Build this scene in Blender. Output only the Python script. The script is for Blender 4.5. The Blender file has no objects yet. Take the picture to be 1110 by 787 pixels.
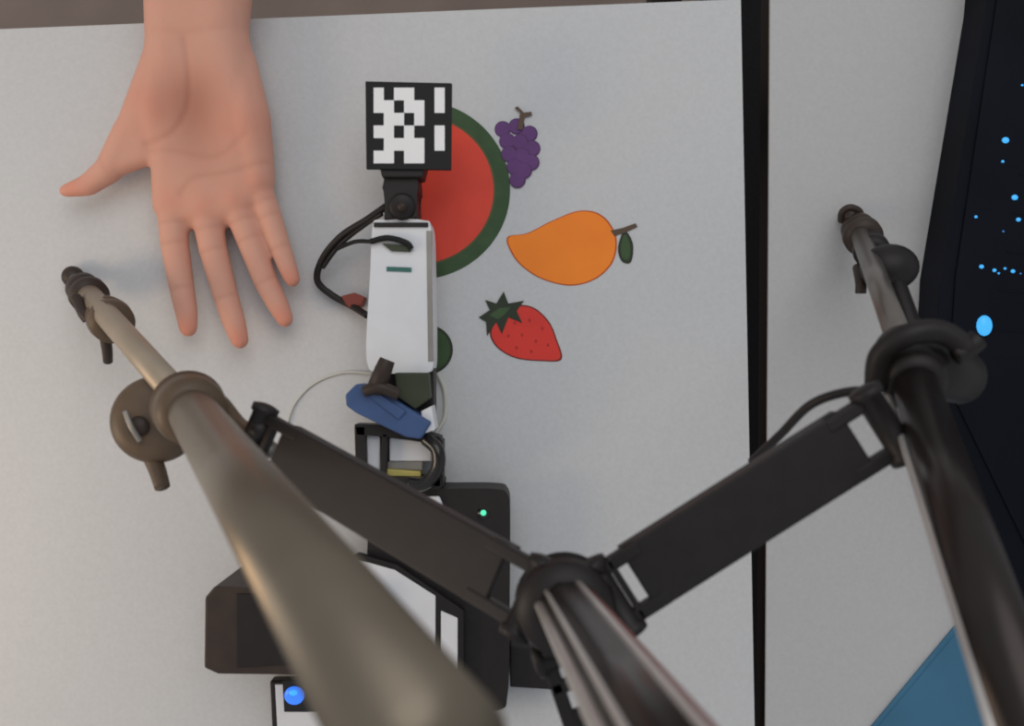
import bpy, bmesh, math, random
import numpy as np
from mathutils import Vector, Matrix
random.seed(4)
scene = bpy.context.scene
scene.view_settings.view_transform = 'Standard'
TZ = 0.75      # table top height (m)
CH = 60.0      # camera height over the table (cm)
F = 1020.0

def P(u, v, h=0.0):
    """image pixel coordinates (frame 1110x787) -> world point at height h cm above the table"""
    d = CH - h
    return Vector(((u-555)*d/F/100, (393.5-v)*d/F/100, TZ + h/100))

# ------------------------------------------------------------------ materials
def mat(name, col, rough=0.5, metal=0.0, var=0.08, scale=60, bump=0.0, coat=0.0, emit=None, es=0, trans=0, spec=0.35):
    m = bpy.data.materials.new(name); m.use_nodes = True
    nt = m.node_tree; b = nt.nodes['Principled BSDF']
    def s(k, v):
        if k in b.inputs: b.inputs[k].default_value = v
    s('Roughness', rough); s('Metallic', metal); s('Coat Weight', coat); s('Specular IOR Level', spec)
    s('Transmission Weight', trans)
    tc = nt.nodes.new('ShaderNodeTexCoord'); n = nt.nodes.new('ShaderNodeTexNoise')
    n.inputs['Scale'].default_value = scale; n.inputs['Detail'].default_value = 4
    nt.links.new(tc.outputs['Object'], n.inputs['Vector'])
    r = nt.nodes.new('ShaderNodeValToRGB')
    r.color_ramp.elements[0].position = .3; r.color_ramp.elements[1].position = .7
    r.color_ramp.elements[0].color = tuple(c*(1-var) for c in col)+(1,)
    r.color_ramp.elements[1].color = tuple(min(1, c*(1+var)) for c in col)+(1,)
    nt.links.new(n.outputs['Fac'], r.inputs['Fac']); nt.links.new(r.outputs['Color'], b.inputs['Base Color'])
    if bump:
        bp = nt.nodes.new('ShaderNodeBump'); bp.inputs['Strength'].default_value = bump
        bp.inputs['Distance'].default_value = 0.001
        nt.links.new(n.outputs['Fac'], bp.inputs['Height']); nt.links.new(bp.outputs['Normal'], b.inputs['Normal'])
    if emit:
        s('Emission Color', tuple(emit)+(1,)); s('Emission Strength', es)
    return m

def srgb(r, g, b):
    f = lambda c: (c/255/12.92) if c/255 <= .04045 else ((c/255+.055)/1.055)**2.4
    return (f(r), f(g), f(b))

M = {}
M['white_top'] = mat('white_laminate', srgb(201, 202, 203), .65, var=.035, scale=420, bump=.1)
M['grey_top'] = mat('grey_laminate', srgb(188, 187, 187), .65, var=.035, scale=420, bump=.1)
M['edge'] = mat('black_edge_band', srgb(22, 21, 24), .5)
M['floor'] = mat('brown_floor', srgb(134, 116, 106), .7, var=.15, scale=6)
M['gap_shade'] = mat('gap_shade_black', srgb(26, 24, 26), .95, var=.2, scale=300, bump=.3)  # near-black colour standing in for shade in the table gap
M['steel'] = mat('table_leg_paint', srgb(60, 60, 62), .4, metal=.5)
M['black'] = mat('black_plastic', srgb(31, 26, 25), .5, var=.15, scale=120, bump=.05)
M['blackgloss'] = mat('black_gloss', srgb(30, 27, 27), .25, var=.1, coat=.3)
M['brownblack'] = mat('warm_black_plastic', srgb(56, 45, 39), .5, var=.15, scale=80)
M['clampwarm'] = mat('olive_brown_plastic', srgb(92, 76, 60), .45, var=.12, scale=80)
M['tube'] = mat('grey_anodised_tube', srgb(122, 112, 98), .36, metal=.55, var=.06, scale=25)
M['tube_lo'] = mat('bronze_grey_tube', srgb(166, 152, 134), .45, metal=.35, var=.08, scale=25)
M['tube_lo2'] = mat('dark_grey_tube', srgb(128, 122, 116), .3, metal=.7, var=.08, scale=25)
M['tube_r'] = mat('black_anodised_tube', srgb(52, 46, 44), .3, metal=.5, var=.1, scale=25)
M['streak_pale'] = mat('pale_reflection', srgb(210, 206, 202), .35, metal=.6, var=.06)  # pale colour for strips that imitate reflections on the tripod tubes
M['streak_red'] = mat('red_brown_reflection', srgb(130, 60, 50), .35, var=.1)  # reddish colour for strips that imitate reflections on the tubes
M['white'] = mat('white_plastic', srgb(226, 227, 230), .5, var=.03)
M['paperw'] = mat('white_print', srgb(240, 240, 240), .6, var=.02)
M['inkb'] = mat('black_ink', srgb(18, 17, 18), .6, var=.05)
M['blue'] = mat('blue_plastic', srgb(64, 88, 132), .5, var=.1)
M['olive'] = mat('olive_plastic', srgb(60, 66, 48), .5)
M['teal'] = mat('teal_label', srgb(60, 110, 100), .5)
M['yellow'] = mat('yellow_label', srgb(205, 190, 110), .5)
M['folder'] = mat('blue_card', srgb(62, 112, 142), .5, var=.08, scale=20)
M['case'] = mat('navy_black_case', srgb(9, 12, 22), .6, var=.4, scale=14, spec=.12)
M['led'] = mat('blue_led', (.03, .2, .5), .3, emit=(.05, .38, .8), es=1.0)
M['leddim'] = mat('dim_blue_led', (.03, .1, .3), .3, emit=(.06, .25, .7), es=.45)
M['ledblue'] = mat('deep_blue_led', (.03, .1, .5), .3, emit=(.04, .2, .9), es=1.0)
M['ledg'] = mat('green_led', (.05, .5, .3), .3, emit=(.1, .8, .45), es=.9)
M['rind'] = mat('rind_green', srgb(56, 82, 50), .6, var=.15, scale=80)
M['rindl'] = mat('rind_pale', srgb(96, 90, 56), .6)
M['melon'] = mat('melon_red', srgb(224, 72, 54), .6, var=.06, scale=40)
M['grape'] = mat('grape_purple', srgb(100, 60, 116), .6, var=.1)
M['graped'] = mat('grape_purple_dark', srgb(82, 48, 96), .6, var=.1)
M['stem'] = mat('stem_brown', srgb(92, 74, 58), .6)
M['mango'] = mat('mango_orange', srgb(255, 138, 40), .6, var=.07, scale=30)
M['mangod'] = mat('mango_outline', srgb(196, 84, 30), .6)
M['leaf'] = mat('leaf_green', srgb(62, 86, 52), .6, var=.12)
M['leafd'] = mat('leaf_dark', srgb(46, 54, 40), .6, var=.12)
M['straw'] = mat('strawberry_red', srgb(222, 60, 50), .6, var=.07, scale=40)
M['strawd'] = mat('strawberry_outline', srgb(120, 44, 38), .6)
M['seed'] = mat('seed_dark', srgb(176, 44, 36), .6)
M['clear'] = mat('pale_tape', srgb(200, 199, 190), .3, var=.03)
M['sleeve'] = mat('grey_cotton', srgb(80, 84, 92), .9, var=.1, bump=.3, scale=300)
M['redp'] = mat('red_plastic', srgb(130, 62, 52), .5)
M['metal'] = mat('brushed_metal', srgb(150, 146, 140), .5, metal=.7)

# ------------------------------------------------------------------ builder
class B:
    def __init__(s):
        s.bm = bmesh.new(); s.mats = []
    def mi(s, k):
        if k not in s.mats: s.mats.append(k)
        return s.mats.index(k)
    def _add(s, tmp, k, smooth=False):
        i = s.mi(k)
        for f in tmp.faces: f.material_index = i; f.smooth = smooth
        bmesh.ops.recalc_face_normals(tmp, faces=tmp.faces)
        me = bpy.data.meshes.new('t'); tmp.to_mesh(me); tmp.free()
        s.bm.from_mesh(me); bpy.data.meshes.remove(me)
    def prism(s, pts, z0, z1, k, bevel=0, topscale=None):
        """pts: list of (x,y) world, z0<z1"""
        t = bmesh.new()
        lo = [t.verts.new((p[0], p[1], z0)) for p in pts]; hi = [t.verts.new((p[0], p[1], z1)) for p in pts]
        t.faces.new(lo[::-1]); t.faces.new(hi)
        n = len(pts)
        for i in range(n): t.faces.new((lo[i], lo[(i+1) % n], hi[(i+1) % n], hi[i]))
        if bevel: bmesh.ops.bevel(t, geom=list(t.edges), offset=bevel, segments=3, profile=.6, affect='EDGES', clamp_overlap=True)
        s._add(t, k)
    def pp(s, uv, h0, h1, k, bevel=0):
        """prism from pixel outline measured at its upper face height h1"""
        pts = [P(u, v, h1).xy for u, v in uv]
        s.prism(pts, TZ+h0/100, TZ+h1/100, k, bevel)
    def rot_box(s, c, size, ax, k, bevel=0):
        """ax: (xdir, ydir, zdir)"""
        t = bmesh.new(); bmesh.ops.create_cube(t, size=1)
        R = Matrix((ax[0], ax[1], ax[2])).transposed().to_4x4()
        bmesh.ops.scale(t, vec=size, verts=t.verts)
        if bevel: bmesh.ops.bevel(t, geom=list(t.edges), offset=bevel, segments=3, profile=.6, affect='EDGES')
        bmesh.ops.transform(t, matrix=Matrix.Translation(c) @ R, verts=t.verts)
        s._add(t, k)
    def lathe(s, p0, p1, prof, k, seg=40, flute=None):
        """prof: list of (t along 0..1, radius m)"""
        p0 = Vector(p0); p1 = Vector(p1); d = (p1-p0); z = d.normalized()
        x = z.cross(Vector((0, .3, 1))).normalized(); y = z.cross(x)
        t = bmesh.new(); rings = []
        for (tt, r) in prof:
            c = p0+d*tt; ring = []
            for i in range(seg):
                a = 2*math.pi*i/seg
                rr = r*(1+(flute[1]*math.cos(flute[0]*a) if flute else 0))
                ring.append(t.verts.new(c+x*math.cos(a)*rr+y*math.sin(a)*rr))
            rings.append(ring)
        for a, b in zip(rings, rings[1:]):
            for i in range(seg): t.faces.new((a[i], a[(i+1) % seg], b[(i+1) % seg], b[i]))
        t.faces.new(rings[0][::-1]); t.faces.new(rings[-1])
        s._add(t, k, True)
    def tube(s, pts, r, k, seg=12, closed=False, sub=8, r1=None):
        pts = [Vector(p) for p in pts]; out = []
        n = len(pts)
        for i in range(n if closed else n-1):
            g = (lambda j: pts[j % n]) if closed else (lambda j: pts[max(0, min(n-1, j))])
            a, b, c, d = g(i-1), g(i), g(i+1), g(i+2)
            for q in range(sub):
                u = q/sub
                out.append(.5*((2*b)+(c-a)*u+(2*a-5*b+4*c-d)*u*u+(-a+3*b-3*c+d)*u**3))
        if not closed: out.append(pts[-1])
        t = bmesh.new(); rings = []; m = len(out); pn = None
        for i, p in enumerate(out):
            tg = (out[(i+1) % m if closed else min(i+1, m-1)]-out[(i-1) if (closed or i > 0) else 0]).normalized()
            if pn is None: pn = tg.cross(Vector((.1, .2, 1))).normalized()
            pn = (pn-tg*pn.dot(tg)).normalized(); bn = tg.cross(pn)
            rr = r if r1 is None else r+(r1-r)*i/(m-1)
            rings.append([t.verts.new(p+(pn*math.cos(2*math.pi*j/seg)+bn*math.sin(2*math.pi*j/seg))*rr) for j in range(seg)])
        pairs = list(zip(rings, rings[1:]))+([(rings[-1], rings[0])] if closed else [])
        for a, b in pairs:
            for i in range(seg): t.faces.new((a[i], a[(i+1) % seg], b[(i+1) % seg], b[i]))
        if not closed: t.faces.new(rings[0][::-1]); t.faces.new(rings[-1])
        s._add(t, k, True)
    def ball(s, c, r, k, sc=(1, 1, 1)):
        t = bmesh.new(); bmesh.ops.create_uvsphere(t, u_segments=28, v_segments=18, radius=r)
        bmesh.ops.scale(t, vec=sc, verts=t.verts); bmesh.ops.translate(t, vec=c, verts=t.verts)
        s._add(t, k, True)
    def done(s, name, parent=None):
        vs = [v.co for v in s.bm.verts]
        lo = Vector([min(v[i] for v in vs) for i in range(3)]); hi = Vector([max(v[i] for v in vs) for i in range(3)])
        c = (lo+hi)/2; c.z = lo.z
        bmesh.ops.translate(s.bm, vec=-c, verts=s.bm.verts)
        me = bpy.data.meshes.new(name); s.bm.to_mesh(me); s.bm.free()
        for k in s.mats: me.materials.append(M[k])
        o = bpy.data.objects.new(name, me); scene.collection.objects.link(o)
        if parent: o.parent = parent; o.location = c-parent.location
        else: o.location = c
        return o
def empty(name, loc):
    e = bpy.data.objects.new(name, None); e.empty_display_size = .05; e.location = loc
    scene.collection.objects.link(e); return e
def smooth_poly(pts, sub=6):
    n = len(pts); out = []
    for i in range(n):
        a, b, c, d = [Vector(pts[(i+j) % n]) for j in (-1, 0, 1, 2)]
        for q in range(sub):
            u = q/sub; out.append(tuple(.5*((2*b)+(c-a)*u+(2*a-5*b+4*c-d)*u*u+(-a+3*b-3*c+d)*u**3)))
    return out
def grow(pts, k):
    cx = sum(p[0] for p in pts)/len(pts); cy = sum(p[1] for p in pts)/len(pts)
    return [(cx+(p[0]-cx)*k, cy+(p[1]-cy)*k) for p in pts]
def circ(cx, cy, rx, ry=None, n=40, a0=0, a1=2*math.pi):
    ry = ry or rx
    full = abs(a1-a0-2*math.pi) < 1e-6
    return [(cx+rx*math.cos(a0+(a1-a0)*i/(n if full else n-1)), cy+ry*math.sin(a0+(a1-a0)*i/(n if full else n-1))) for i in range(n)]

# ------------------------------------------------------------------ room / tables
b = B(); b.prism([(-3, -3), (3, -3), (3, 3), (-3, 3)], -.05, 0, 'floor'); b.done('floor')
b = B(); b.prism([(.27, -1.2), (.43, -1.2), (.43, .62), (.27, .62)], 0, .008, 'gap_shade', .002); b.done('gap_shade_strip')  # added dark strip on the floor, paints the gap between the tables as shade
def table(name, uv, top, edge, legs):
    e = empty(name, P(uv[0][0], uv[0][1], 0)*1.0); e.location.z = 0
    b = B(); b.pp(uv, -2.5, -.25, edge); b.pp(uv, -.25, 0, top); b.done('table_top', e)
    b = B()
    for u, v in legs:
        p = P(u, v, 0); b.lathe((p.x, p.y, 0), (p.x, p.y, TZ-.025), [(0, .022), (1, .022)], 'steel', 24)
    b.done('table_legs', e)
table('table', [(-700, 60), (803, -1), (818, 787), (818, 1500), (-700, 1500)], 'white_top', 'edge', [(-640, 120), (740, 80), (740, 1430), (-640, 1430)])
table('table.001', [(838, -500), (2000, -500), (2000, 1500), (830, 1500), (830, 787)], 'grey_top', 'edge', [(900, -430), (1940, -430), (1940, 1430), (900, 1430)])

# ------------------------------------------------------------------ fruit illustrations (flat cut-outs)
def lay(b, uv, lvl, k): b.pp(uv, max(0, (lvl-1)*.02)+.002 if lvl else .002, .03+lvl*.02, k)
b = B()
A = math.radians(88)
lay(b, circ(452, 206, 101, 97, 50, -A, A), 0, 'rind')
lay(b, circ(452, 206, 85, 82, 50, -A, A), 1, 'rindl')
lay(b, circ(452, 206, 83, 80, 50, -A, A), 2, 'melon')
b.done('watermelon_picture')
b = B()
for i, (u, v) in enumerate([(545, 140), (560, 137), (574, 145), (550, 153), (564, 154), (577, 161), (552, 167), (566, 169), (576, 176), (558, 181), (568, 185), (561, 195)]):
    lay(b, circ(u, v, 8.9, n=24), i*.35, 'graped'); lay(b, circ(u-.5, v-.5, 7.9, n=24), i*.35+.5, 'grape')
lay(b, [(561, 140), (564, 122), (558, 117), (561, 115), (568, 122), (576, 121), (577, 125), (569, 127), (566, 141)], 6, 'stem')
b.done('grape_picture')
b = B()
mg = smooth_poly([(551, 257), (572, 253), (598, 240), (628, 229), (652, 234), (667, 256), (664, 283), (645, 302), (618, 309), (588, 302), (566, 288), (554, 272)])
lay(b, grow(mg, 1.015), 0, 'mangod'); lay(b, grow(mg, .985), 1, 'mango')
lay(b, [(662, 250), (675, 247), (689, 242), (691, 246), (678, 252), (666, 256)], 2, 'stem')
lay(b, smooth_poly([(677, 250), (686, 264), (684, 284), (674, 283), (670, 268)]), 1, 'leafd')
lay(b, smooth_poly([(677, 254), (683, 265), (682, 280), (675, 280), (673, 268)]), 2, 'leaf')
b.done('mango_picture')
b = B()
sb = smooth_poly([(535, 350), (552, 333), (576, 333), (594, 348), (603, 368), (608, 389), (588, 391), (560, 388), (541, 378), (532, 364)])
lay(b, grow(sb, 1.02), 0, 'strawd'); lay(b, grow(sb, .97), 1, 'straw')
for u, v in [(558, 350), (574, 347), (588, 356), (551, 364), (566, 363), (581, 370), (594, 374), (560, 377), (576, 381)]:
    lay(b, circ(u, v, 1.3, 1.9, 10), 2, 'seed')
lay(b, [(519, 344), (531, 336), (526, 325), (538, 329), (546, 316), (551, 329), (568, 326), (560, 337), (566, 350), (551, 344), (544, 362), (538, 349), (528, 364), (527, 349)], 3, 'leafd')
lay(b, [(530, 342), (541, 334), (554, 333), (547, 341), (540, 346)], 4, 'leaf')
b.done('strawberry_picture')
b = B()
lay(b, circ(463, 379, 28, 27), 0, 'leafd'); lay(b, circ(463, 379, 25, 24), 1, 'rind'); b.done('lime_picture')

# ------------------------------------------------------------------ computer case + folder
e = empty('computer_tower', P(1100, 200, 0))
b = B()
b.pp([(1080, -120), (1180, -120), (1700, -120), (1700, 740), (1140, 740), (1010, 424), (1020, 300), (1070, 0), (1078, -90)], 0.02, 3.0, 'case', .003)
b.done('case_panel', e)
b = B()
b.pp([(1094, -90), (1650, -90), (1650, 690), (1160, 690), (1028, 418), (1036, 300)], 3.0, 3.12, 'case', .0004)
for i in range(9): # vent ribs
    v = 20+i*42
    u0 = 1130-.19*v*.9
    b.pp([(u0+8, v), (1500, v+30), (1500, v+32), (u0+8, v+2)], 3.1, 3.15, 'case')
b.done('case_front', e)
b = B()
b.ball(P(1067, 353, 3.2), .0052, 'led', (.9, 1.2, .5))
for i in range(46):
    u = random.uniform(1060, 1400); v = random.choice([90, 150, 155, 215, 235, 290, 296, 250])+random.uniform(-3, 3)
    if u < 1098-.19*v+14: continue
    b.ball(P(u, v, 3.15), random.uniform(.0004, .0010), random.choice(['led', 'leddim', 'leddim']), (1.3, 1, .5))
for u, v, r in [(1090, 152, .0018), (1100, 214, .0016), (1064, 289, .0012), (1078, 293, .001), (1098, 294, .0011), (1104, 238, .0012), (1058, 235, .0008), (1087, 175, .0008)]:
    b.ball(P(u, v, 3.15), r, 'led', (1.2, 1, .5))
b.done('status_leds', e)
b = B(); b.pp([(942, 792), (1045, 668), (1400, 960), (1290, 1085)], .01, .25, 'folder', .0005)
b.pp([(946, 795), (1046, 675), (1392, 960), (1290, 1080)], .25, .3, 'folder'); b.done('blue_folder')

# ------------------------------------------------------------------ tripod
tri = empty('camera_tripod', P(612, 655, 27)); tri.location.z = TZ
def leg(nm, foot, low, mid, top, rlo, rup, m_lo, m_up, lever, m_cl='black'):
    b = B(); foot, low, mid, top = map(Vector, (foot, low, mid, top))
    d = (low-foot).normalized()
    # rubber foot and swivel
    b.ball(foot, .0068, 'brownblack', (1, 1, .95))
    b.lathe(foot+d*.003, foot+d*.018, [(0, .004), (.5, .0045), (1, .004)], 'metal')
    b.lathe(foot+d*.016, foot+d*.036, [(0, .004), (.1, .010), (.45, .0105), (.5, .008), (.6, .0115), (.9, .0115), (1, .006)], 'brownblack')
    b.lathe(foot+d*.02, mid, [(0, rlo), (1, rlo)], m_lo)
    d2 = (mid-low).normalized()
    # lower clamp
    b.lathe(low-d2*.010, low+d2*.012, [(0, rlo*.9), (.05, rlo*1.7), (.4, rlo*1.85), (.5, rlo*1.5), (.6, rlo*1.9), (.95, rlo*1.8), (1, rlo)], m_cl)
    # upper clamp + lever
    d3 = (top-mid).normalized()
    b.lathe(mid-d3*.014, mid+d3*.020, [(0, rlo), (.04, rup*1.45), (.3, rup*1.6), (.36, rup*1.3), (.5, rup*1.3), (.56, rup*1.55), (.94, rup*1.42), (1, rup)], m_cl)
    lever(b, mid, d3)
    b.lathe(mid, top, [(0, rup), (1, rup)], m_up, 64)
    b.done(nm, tri)
def lev_l(b, mid, d):
    # cam-lock disc with hub cap, lock lever hanging from it
    c = P(170, 455, 13); n = Vector((.15, .12, 1)).normalized()
    b.lathe(c-n*.008, c+n*.009, [(0, .012), (.08, .0195), (.3, .0215), (.7, .0215), (.92, .0195), (1, .014)], 'clampwarm')
    b.lathe(P(150, 462, 14.2)-n*.001, P(150, 462, 14.2)+n*.0018, [(0, .005), (.6, .005), (1, .003)], 'brownblack', 24)
    b.tube([P(136, 446, 14.4), P(142, 462, 14.6), P(152, 478, 14.4)], .0014, 'metal')
    b.tube([P(160, 485, 13), P(170, 508, 13.5), P(176, 528, 14)], .0048, 'clampwarm', r1=.0038)
    b.tube([P(205, 420, 17), P(235, 436, 17), P(258, 462, 18), P(275, 470, 19)], .005, 'clampwarm', r1=.004)
    b.tube([P(112, 352, 5), P(116, 378, 4.5), P(117, 392, 4)], .0035, 'brownblack', r1=.0028)
    b.tube([P(96, 345, 5), P(90, 338, 5), P(82, 322, 4.5)], .004, 'brownblack', r1=.003)
def lev_r(b, mid, d):
    b.tube([P(950, 420, 24), P(955, 385, 24.5), P(985, 363, 25), P(1020, 360, 25), P(1048, 378, 25)], .0045, 'black')
    b.tube([P(1035, 385, 25), P(1048, 378, 25), P(1060, 368, 25)], .004, 'black')
    b.lathe(P(990, 395, 24), P(1052, 412, 22), [(0, .008), (.1, .011), (.85, .0105), (1, .007)], 'black')
    b.ball(P(964, 290, 9), .0142, 'black', (1.1, .9, .9))
    b.tube([P(930, 290, 7), P(933, 306, 8), P(933, 318, 8)], .003, 'brownblack')
    b.tube([P(974, 312, 11), P(982, 335, 14), P(990, 360, 18)], .0045, 'black')
    b.tube([P(912, 240, 1.8), P(913, 230, 2.2), P(922, 225, 2.4), P(932, 230, 2.2), P(932, 241, 1.8)], .0022, 'brownblack')
leg('leg_1', P(79, 300, .65), P(118, 345, 5), P(205, 442, 17), P(470, 825, 48), .0068, .0105, 'tube_lo', 'tube', lev_l, 'clampwarm')
leg('leg_2', P(922, 235, .65), P(944, 270, 5), P(985, 395, 23), P(1135, 850, 41), .0055, .0082, 'tube_lo2', 'tube_r', lev_r)
leg('leg_3', (.129, -.46, TZ+.0065), (.122, -.43, TZ+.06), (.09, -.31, TZ+.24), (.04, -.14, TZ+.50), .0055, .0085, 'tube_r', 'tube', lambda b, m, d: None)
# added strips imitating reflection streaks along the right upper leg
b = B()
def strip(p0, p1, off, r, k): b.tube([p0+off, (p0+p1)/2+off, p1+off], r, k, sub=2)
strip(P(985, 430, 24), P(1135, 850, 41), Vector((-.0082, .001, .001)), .0014, 'streak_pale')
strip(P(985, 430, 24), P(1135, 850, 41), Vector((.0035, .0035, .0072)), .0013, 'streak_pale')
strip(P(985, 430, 24), P(1135, 850, 41), Vector((-.001, .0035, .0080)), .0008, 'streak_red')
b.done('leg_reflections', tri)
# braces
def brace(nm, A, Bp, w):
    b = B(); A = Vector(A); Bp = Vector(Bp); x = (Bp-A); L = x.length; x.normalize()
    y = Vector((0, 0, 1)).cross(x).normalized(); z = x.cross(y); ax = (x, y, z)
    at = lambda t, yy=0, zz=0: A+x*L*t+y*yy+z*zz
    b.rot_box(at(.5), (L*.80, w, .003), ax, 'black', .0008)
    for s in (-1, 1):
        b.rot_box(at(.5, s*(w/2-.001), -.004), (L*.80, .002, .009), ax, 'black', .0006)
        b.rot_box(at(.07, s*(w/2-.0025), -.001), (L*.18, .005, .006), ax, 'black', .001)
        b.rot_box(at(.93, s*(w/2-.0025), -.001), (L*.18, .005, .006), ax, 'black', .001)
    b.rot_box(at(.055), (L*.022, w, .004), ax, 'black', .0008)
    for t in (0, 1):
        c = at(t); b.lathe(c-y*w*.62, c+y*w*.62, [(0, .003), (.03, .006), (.12, .006), (.15, .0048), (.85, .0048), (.88, .006), (.97, .006), (1, .003)], 'black')
    b.done(nm, tri)
HUB = P(612, 655, 27)
brace('brace_1', P(275, 474, 19), P(575, 648, 27), .0250)
brace('brace_2', P(662, 648, 27), P(960, 460, 27), .0250)
brace('brace_3', HUB+Vector((.002, -.016, 0)), Vector((.085, -.29, TZ+.27)), .022)
# column and hub
b = B()
COLT = HUB+(P(697, 787, 41.7)-HUB)*1.9
b.lathe(HUB+Vector((0, 0, -.012)), HUB+Vector((0, 0, .012)), [(0, .009), (.05, .0155), (.3, .0175), (.4, .0155), (.6, .0155), (.7, .0175), (.95, .0155), (1, .009)], 'black')
for p in (P(575, 648, 27), P(662, 648, 27), HUB+Vector((.002, -.016, 0))):
    dd = (p-HUB); L = dd.length; dd.normalize(); yy = Vector((0, 0, 1)).cross(dd).normalized()
    b.rot_box(HUB+dd*L*.5, (L, .020, .014), (dd, yy, dd.cross(yy)), 'black', .002)
b.done('hub', tri)
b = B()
b.lathe(HUB, COLT, [(0, .0095), (1, .0095)], 'tube_r', 96, flute=(9, .035))  # fluting added to break highlights into streaks
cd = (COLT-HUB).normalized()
for a, r, k in [(172, .0019, 'streak_pale'), (140, .0009, 'streak_pale'), (45, .0011, 'streak_red'), (70, .0013, 'streak_pale'), (20, .0009, 'metal')]:  # thin coloured rods imitating reflection streaks on the column
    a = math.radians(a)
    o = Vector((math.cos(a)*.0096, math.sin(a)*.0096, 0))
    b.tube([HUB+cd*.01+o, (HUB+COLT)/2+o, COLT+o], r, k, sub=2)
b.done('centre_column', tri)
b = B()
b.lathe(COLT-cd*.02, COLT+cd*.03, [(0, .014), (.05, .024), (.5, .026), (.95, .024), (1, .012)], 'black')
b.done('head_collar', tri)
b = B()
b.tube([P(815, 500, 20), P(845, 472, 22), P(880, 438, 24), P(925, 424, 25), P(950, 430, 25)], .0018, 'black')
b.ball(P(282, 466, 19), .0055, 'black'); b.ball(P(292, 487, 19), .004, 'metal')
b.done('cord', tri)

# ------------------------------------------------------------------ robot arm
rob = empty('robot_arm', P(435, 480, 0))
b = B() # base block
b.pp(smooth_poly([(405, 532), (470, 530), (538, 530), (550, 537), (553, 560), (552, 700), (550, 755), (540, 770), (480, 772), (405, 770)], 4), .02, 3, 'black', .0012)
b.ball(P(524, 556, 3.02), .0018, 'ledg', (1, 1, .5)); b.lathe(P(524, 556, 2.95), P(524, 556, 3.03), [(0, .004), (1, .004)], 'blackgloss')
b.pp([(553, 700), (592, 705), (600, 748), (553, 745)], .02, 2.2, 'black', .001)
b.pp([(446, 538), (476, 538), (482, 552), (478, 580), (448, 580)], 3, 3.3, 'white', .001)
b.tube([P(452, 572, 3.8), P(472, 574, 4.2), P(492, 588, 4.2), P(502, 606, 3.8), P(505, 620, 3.4)], .0028, 'white')
b.done('base', rob)
b = B() # frame
H = 4
for uv in ([(384, 462), (396, 462), (398, 528), (386, 528)], [(468, 470), (480, 478), (480, 528), (470, 528)], [(384, 460), (440, 462), (478, 474), (476, 484), (436, 474), (386, 472)],
           [(386, 516), (478, 518), (478, 530), (386, 530)], [(414, 470), (420, 470), (418, 526), (411, 526)]):
    b.pp(uv, 2.2, H, 'black', .0006)
b.pp([(420, 500), (458, 500), (458, 510), (420, 508)], 2.2, 3.2, 'metal', .0004)
b.pp([(418, 508), (456, 511), (456, 524), (418, 524)], 2.2, 3.4, 'yellow', .0004)
b.pp([(388, 470), (412, 470), (412, 516), (390, 516)], .02, 3.4, 'white', .001)
b.pp([(422, 474), (468, 480), (468, 500), (422, 500)], .02, 3.4, 'white', .001)
b.tube([P(462, 476, 4.2), P(474, 488, 4.6), P(474, 508, 4.6), P(460, 524, 4.4), P(444, 524, 4.2)], .0042, 'blackgloss')
b.pp([(398, 522), (480, 522), (480, 545), (400, 545)], .02, 2.9, 'black', .001)
b.done('shoulder_frame', rob)
b = B()
b.pp([(374, 428), (386, 416), (402, 418), (468, 458), (456, 476), (440, 474), (386, 448), (375, 440)], 3.2, 5.6, 'blue', .0015)
b.pp([(392, 424), (402, 421), (440, 446), (432, 455)], 5.55, 5.75, 'blue', .0006)
b.tube([P(408, 422, 5.5), P(414, 405, 6), P(420, 390, 6)], .006, 'brownblack', r1=.0045)
b.tube([P(396, 424, 5.8), P(412, 420, 6.1), P(432, 428, 5.9)], .0035, 'brownblack')
b.pp([(428, 404), (464, 404), (466, 432), (450, 444), (430, 430)], 2, 5, 'olive', .001)
b.pp([(404, 398), (470, 398), (470, 462), (410, 452)], 1.2, 3.4, 'black', .001)
b.pp([(456, 446), (468, 440), (472, 466), (460, 470)], 3, 5.3, 'white', .001)
b.done('elbow_servo', rob)
b = B() # white link
b.pp(smooth_poly([(404, 244), (412, 239), (436, 237), (460, 239), (467, 246), (469, 300), (470, 370), (469, 398), (462, 404), (436, 405), (408, 404), (399, 397), (397, 370), (401, 300)], 4), 1.4, 4.2, 'white', .0025)
b.pp([(419, 289), (446, 290), (446, 295), (419, 294)], 4.2, 4.26, 'teal')
b.tube([P(402, 262, 4.4), P(420, 258, 4.5), P(440, 263, 4.5), P(446, 270, 4.4)], .0018, 'inkb')
b.pp([(414, 264), (446, 266), (445, 273), (424, 272)], 4.2, 4.4, 'olive', .0004)
b.pp([(405, 241), (464, 241), (464, 246), (405, 246)], 4.1, 4.35, 'black', .0004)
b.pp([(462, 250), (468, 250), (470, 392), (464, 392)], 4.0, 4.24, 'metal', .0004)
b.done('upper_link', rob)
b = B()
b.pp([(419, 180), (452, 180), (454, 206), (450, 210), (453, 236), (416, 238), (418, 212), (414, 204)], 1.8, 4.4, 'black', .001)
b.lathe(P(436, 224, 4.4), P(436, 224, 4.7), [(0, .008), (.6, .008), (1, .006)], 'black')
b.lathe(P(436, 224, 4.7), P(436, 224, 4.85), [(0, .003), (1, .003)], 'brownblack', 12)
b.pp([(410, 176), (462, 176), (458, 192), (414, 192)], 3, 4.8, 'black', .001)
b.done('wrist', rob)
b = B() # fiducial marker plate
u0, v0, u1, v1 = 396, 88, 490, 184
b.pp([(u0, v0), (u1, v0+2), (u1-1, v1), (u0+1, v1-1)], 4.7, 5.0, 'inkb', .0004)
pat = ["1011001", "1101101", "0110100", "1101001", "0111101", "1101100"]
cw = (482-405)/7; chh = (177-95)/6
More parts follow.
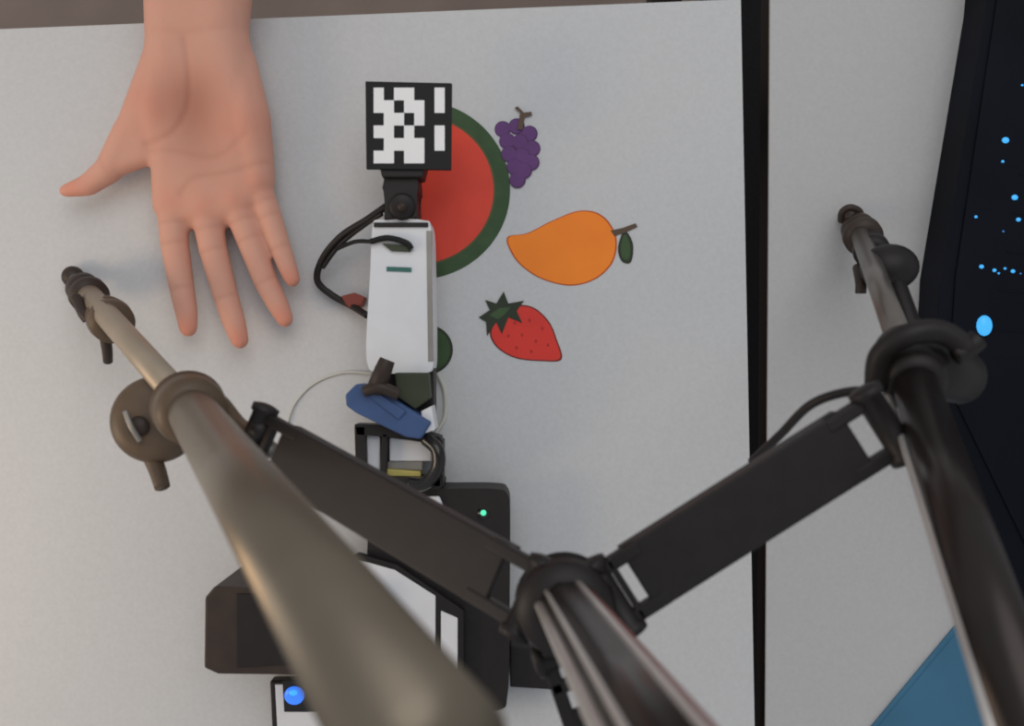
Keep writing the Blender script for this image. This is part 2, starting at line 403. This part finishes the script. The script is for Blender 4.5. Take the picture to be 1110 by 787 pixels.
for j, row in enumerate(pat):
    i = 0
    while i < 7:
        if row[i] == '1':
            k = i
            while k < 7 and row[k] == '1': k += 1
            a = 405+i*cw; c = 405+k*cw; t = 95+j*chh
            b.pp([(a, t), (c, t), (c, t+chh), (a, t+chh)], 5.0, 5.03, 'paperw'); i = k
        else: i += 1
b.done('fiducial_marker', rob)
b = B()
b.tube([P(418, 224, 3.6), P(398, 238, 3.2), P(370, 256, 2.4), P(350, 280, 1.4), P(344, 304, .8), P(360, 320, .6), P(382, 332, .8), P(398, 342, 1.8)], .0022, 'black')
b.tube([P(414, 232, 3.6), P(394, 245, 3.0), P(368, 266, 2.2), P(350, 290, 1.2)], .0014, 'black')
b.tube([P(404, 262, 4.3), P(385, 262, 3.6), P(365, 270, 2.2)], .0013, 'inkb')
b.pp([(369, 321), (384, 317), (396, 322), (392, 332), (378, 334)], .02, 1.0, 'redp', .001)
b.done('cable', rob)
b = B()
b.tube([P(308, 474, .1), P(318, 440, .1), P(340, 416, .1), P(372, 404, .1), P(404, 405, .2)], .0008, 'clear')
b.tube([P(474, 404, .3), P(482, 424, .2), P(482, 452, .2), P(472, 470, .3)], .0012, 'clear')
b.done('clear_tubing', rob)

# tablet in front of the robot base
b = B()
b.pp([(388, 600), (430, 612), (503, 662), (503, 752), (380, 752), (376, 606)], 3.02, 3.6, 'black', .001)
b.pp([(386, 606), (428, 618), (472, 646), (472, 744), (386, 744)], 3.6, 3.66, 'white', .0003)
b.pp([(478, 662), (496, 670), (496, 738), (478, 738)], 3.6, 3.66, 'white', .0003)
b.done('tablet')
# black box-like loudspeaker left
b = B()
b.pp([(222, 648), (232, 636), (252, 636), (330, 640), (380, 640), (380, 724), (330, 732), (236, 731), (221, 724)], .02, 5.5, 'brownblack', .0015)
b.pp([(256, 644), (372, 646), (372, 718), (256, 724)], 5.5, 5.62, 'black', .0006)
b.done('loudspeaker')
b = B()
b.pp([(292, 738), (405, 738), (412, 900), (300, 900)], .02, 1.0, 'black', .002)
b.pp([(298, 742), (400, 742), (406, 894), (306, 894)], 1.0, 1.08, 'white', .0004)
b.pp([(306, 738), (342, 738), (344, 772), (308, 772)], 1.08, 1.16, 'blackgloss', .0004)
b.ball(P(319, 754, 1.3), .0052, 'ledblue', (1.2, 1.1, .4))
b.ball(P(318, 751, 1.5), .0022, 'led', (1.2, .8, .4))
b.done('smartphone')

# ------------------------------------------------------------------ hand + forearm
hb = bmesh.new()
def hull(sp):
    t = bmesh.new()
    for (u, v, h, r) in sp:
        g = bmesh.ops.create_icosphere(t, subdivisions=3, radius=r/100)
        bmesh.ops.translate(t, vec=P(u, v, h), verts=g['verts'])
    res = bmesh.ops.convex_hull(t, input=t.verts)
    junk = [x for x in res['geom_interior'] if isinstance(x, bmesh.types.BMVert)]
    if junk: bmesh.ops.delete(t, geom=list(set(junk)), context='VERTS')
    me = bpy.data.meshes.new('h'); t.to_mesh(me); t.free(); hb.from_mesh(me); bpy.data.meshes.remove(me)
def chain(sp):
    for a, c in zip(sp, sp[1:]): hull([a, c])
hull([(190, 35, 2.6, 1.8), (237, 35, 2.6, 1.8), (192, 105, 2.0, 1.7), (254, 105, 2.0, 1.6)])
hull([(192, 105, 2.0, 1.7), (254, 105, 2.0, 1.6), (184, 222, 1.5, 1.05), (222, 228, 1.5, 1.1), (256, 222, 1.5, 1.05), (280, 200, 1.5, 1.0)])
hull([(254, 70, 2.2, 1.4), (268, 130, 2.0, 1.45), (280, 195, 1.6, 1.05)])
# thenar and web
hull([(188, 50, 2.4, 1.7), (174, 120, 2.2, 1.4), (205, 130, 1.9, 1.5), (180, 165, 1.9, 1.0)])
hull([(180, 70, 2.3, 1.5), (142, 145, 2.0, 1.0), (168, 165, 1.9, .8)])
hull([(142, 145, 2.0, 1.0), (166, 163, 1.9, .8), (126, 178, 1.9, .8)])
chain([(142, 142, 2.0, 1.05), (118, 184, 1.9, .86), (95, 201, 1.8, .68), (71, 207, 1.7, .42)])
fing = [
 [(186, 215, 1.5, .95), (189, 262, 1.55, .88), (197, 312, 1.6, .78), (202, 338, 1.8, .70), (204, 356, 1.95, .56)],
 [(222, 220, 1.5, .98), (231, 270, 1.6, .88), (245, 322, 1.65, .78), (254, 350, 1.85, .72), (260, 369, 2.0, .56)],
 [(254, 215, 1.5, .95), (270, 258, 1.6, .84), (288, 305, 1.65, .75), (301, 330, 1.85, .68), (309, 346, 2.0, .54)],
 [(279, 200, 1.5, .85), (292, 233, 1.6, .76), (304, 268, 1.65, .67), (311, 288, 1.8, .61), (317, 303, 1.95, .5)]]
for f in fing: chain(f)
# finger webs
hull([(186, 225, 1.4, .8), (222, 232, 1.4, .8), (205, 240, 1.35, .6)])
hull([(222, 232, 1.4, .8), (256, 226, 1.4, .8), (242, 238, 1.35, .6)])
hull([(256, 224, 1.4, .75), (280, 205, 1.4, .75), (275, 222, 1.35, .6)])
# forearm
hull([(190, 35, 2.6, 1.8), (237, 35, 2.6, 1.8), (192, -40, 3.4, 2.0), (240, -40, 3.4, 2.0)])
hull([(192, -40, 3.4, 2.0), (240, -40, 3.4, 2.0), (190, -220, 5.5, 3.0), (240, -220, 5.5, 3.0)])
hull([(190, -220, 5.5, 3.0), (240, -220, 5.5, 3.0), (210, -380, 7, 3.6)])
me = bpy.data.meshes.new('hand_raw'); hb.to_mesh(me); hb.free()
ho = bpy.data.objects.new('hand_raw', me); scene.collection.objects.link(ho)
rm = ho.modifiers.new('r', 'REMESH'); rm.mode = 'VOXEL'; rm.voxel_size = .0011
sm = ho.modifiers.new('s', 'SMOOTH'); sm.iterations = 24; sm.factor = .6
dg = bpy.context.evaluated_depsgraph_get()
m2 = bpy.data.meshes.new_from_object(ho.evaluated_get(dg)); bpy.data.objects.remove(ho)
N = len(m2.vertices); co = np.zeros(N*3); m2.vertices.foreach_get('co', co); co = co.reshape(-1, 3)
no = np.zeros(N*3); m2.vertices.foreach_get('normal', no); no = no.reshape(-1, 3)
up = np.clip(no[:, 2]*1.5, 0, 1)
def pw(u, v, h=2): p = P(u, v, h); return np.array([p.x, p.y])
xy = co[:, :2]
def gauss(u, v, s): return np.exp(-((xy-pw(u, v))**2).sum(1)/(2*s*s))
def dline(pl):
    d = np.full(N, 9.0)
    for a, c in zip(pl, pl[1:]):
        A, C = pw(*a), pw(*c); ab = C-A; t = np.clip(((xy-A)@ab)/(ab@ab), 0, 1)
        d = np.minimum(d, np.linalg.norm(xy-(A+t[:, None]*ab), axis=1))
    return d
def sp(pl): # smooth polyline
    out = []; n = len(pl)
    for i in range(n-1):
        a, bb, c, d = [np.array(pl[max(0, min(n-1, j))], float) for j in (i-1, i, i+1, i+2)]
        for q_ in range(6):
            u = q_/6; out.append(tuple(.5*((2*bb)+(c-a)*u+(2*a-5*bb+4*c-d)*u*u+(-a+3*bb-3*c+d)*u**3)))
    return out+[tuple(pl[-1])]
dz = -.0045*gauss(222, 150, .014)*up-.0026*gauss(216, 105, .013)*up-.0012*gauss(217, 60, .008)*up
dz += .0012*gauss(172, 120, .011)*up+.0012*gauss(270, 130, .012)*up
for u, v in [(188, 218), (222, 224), (256, 218), (279, 200)]: dz += .001*gauss(u, v, .005)*up
crease = np.zeros(N)
for pl, w in [(sp([(163, 160), (190, 150), (208, 125), (214, 90), (212, 55)]), .8), (sp([(165, 166), (200, 168), (240, 172), (272, 150)]), .5),
              (sp([(200, 212), (215, 196), (250, 190), (292, 178)]), .6), (sp([(180, 45), (215, 49), (252, 44)]), .3)]:
    crease += w*np.exp(-(dline(pl)/.002)**2)
for f in fing:
    for t in (0, 1, 2):
        if t == 0: a, c, k = f[0], f[1], .55
        else: a, c, k = f[t], f[t+1], (.02 if t == 1 else .0)
        pu = a[0]+(c[0]-a[0])*k; pv = a[1]+(c[1]-a[1])*k
        dx, dy = c[0]-a[0], c[1]-a[1]; L = math.hypot(dx, dy); nx, ny = -dy/L, dx/L
        w = 13
        crease += .6*np.exp(-(dline([(pu-nx*w, pv-ny*w), (pu+nx*w, pv+ny*w)])/.0016)**2)
crease += .4*np.exp(-(dline([(112, 172), (124, 194)])/.0016)**2)
crease = np.clip(crease, 0, 1)*up
co[:, 2] += dz-.0007*crease
m2.vertices.foreach_set('co', co.reshape(-1)); m2.update()
red = np.zeros(N)
for f in fing: red += .8*gauss(f[-1][0], f[-1][1], .006)
red += .6*gauss(78, 205, .008)+.45*gauss(175, 120, .012)+.4*gauss(270, 140, .014)
for u, v in [(188, 218), (222, 224), (256, 218), (279, 200)]: red += .4*gauss(u, v, .006)
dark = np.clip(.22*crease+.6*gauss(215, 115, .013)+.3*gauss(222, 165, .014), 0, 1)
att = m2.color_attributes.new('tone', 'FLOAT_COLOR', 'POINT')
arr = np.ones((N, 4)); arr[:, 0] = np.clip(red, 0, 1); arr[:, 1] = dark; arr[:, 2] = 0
att.data.foreach_set('color', arr.reshape(-1).astype(np.float32))
for p in m2.polygons: p.use_smooth = True
# skin
ms = bpy.data.materials.new('skin'); ms.use_nodes = True; nt = ms.node_tree; bs = nt.nodes['Principled BSDF']
a = nt.nodes.new('ShaderNodeVertexColor'); a.layer_name = 'tone'; se = nt.nodes.new('ShaderNodeSeparateColor')
nt.links.new(a.outputs['Color'], se.inputs[0])
mx = nt.nodes.new('ShaderNodeMix'); mx.data_type = 'RGBA'; mx.inputs['A'].default_value = srgb(214, 164, 144)+(1,); mx.inputs['B'].default_value = srgb(214, 144, 122)+(1,)
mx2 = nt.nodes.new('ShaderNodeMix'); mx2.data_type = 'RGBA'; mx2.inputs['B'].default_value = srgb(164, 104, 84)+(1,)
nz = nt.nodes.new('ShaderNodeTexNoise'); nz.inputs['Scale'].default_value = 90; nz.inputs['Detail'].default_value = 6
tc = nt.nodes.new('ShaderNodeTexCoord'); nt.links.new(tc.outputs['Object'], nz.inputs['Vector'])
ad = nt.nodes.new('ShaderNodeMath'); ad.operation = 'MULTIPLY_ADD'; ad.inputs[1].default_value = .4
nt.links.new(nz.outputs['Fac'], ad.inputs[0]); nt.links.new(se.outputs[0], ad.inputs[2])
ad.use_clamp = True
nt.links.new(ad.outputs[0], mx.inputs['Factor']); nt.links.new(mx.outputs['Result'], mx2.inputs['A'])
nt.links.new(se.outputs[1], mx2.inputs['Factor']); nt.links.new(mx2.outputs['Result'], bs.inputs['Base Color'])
bs.inputs['Roughness'].default_value = .6; bs.inputs['Specular IOR Level'].default_value = .25
bs.inputs['Subsurface Weight'].default_value = .1; bs.inputs['Subsurface Scale'].default_value = .006
bp = nt.nodes.new('ShaderNodeBump'); bp.inputs['Strength'].default_value = .1; bp.inputs['Distance'].default_value = .0008
nt.links.new(nz.outputs['Fac'], bp.inputs['Height']); nt.links.new(bp.outputs['Normal'], bs.inputs['Normal'])
M['skin'] = ms
arm = empty('human_hand', P(215, 150, 0))
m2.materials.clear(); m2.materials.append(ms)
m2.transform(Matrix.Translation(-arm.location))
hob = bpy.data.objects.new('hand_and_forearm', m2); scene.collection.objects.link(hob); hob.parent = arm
b = B()
b.lathe(P(214, -250, 5.6), P(208, -520, 9), [(0, .047), (.03, .053), (.2, .054), (.5, .056), (.75, .06), (1, .062)], 'sleeve', 48)
b.done('sleeve', arm)

# ------------------------------------------------------------------ light
w = bpy.data.worlds.new('World'); scene.world = w; w.use_nodes = True
w.node_tree.nodes['Background'].inputs[0].default_value = (.90, .94, 1, 1); w.node_tree.nodes['Background'].inputs[1].default_value = .43
def area(nm, loc, tgt, size, e_, col):
    l = bpy.data.lights.new(nm, 'AREA'); l.size = size; l.energy = e_; l.color = col; l.shape = 'DISK'
    o = bpy.data.objects.new(nm, l); scene.collection.objects.link(o); o.location = loc
    o.rotation_euler = (Vector(tgt)-Vector(loc)).to_track_quat('-Z', 'Y').to_euler()
area('ceiling_lamp', (.3, 1.1, 2.6), (0, 0, .75), 1.8, 13, (1, .98, .96))
area('window_light', (-1.8, -.2, 1.5), (0, 0, .95), 1.0, 4.5, (1, .96, .9))
area('warm_fill', (-.62, -.16, 1.12), (-.2, -.04, .8), .2, .85, (1, .68, .38))  # unseen warm fill, added to tint the left leg and table

cam = bpy.data.cameras.new('camera'); co_ = bpy.data.objects.new('camera', cam); scene.collection.objects.link(co_)
cam.sensor_width = 36; cam.lens = 36*F/1110; cam.clip_start = .005
cam.dof.use_dof = True; cam.dof.focus_distance = .92; cam.dof.aperture_fstop = 15
co_.location = (0, 0, TZ+CH/100); scene.camera = co_
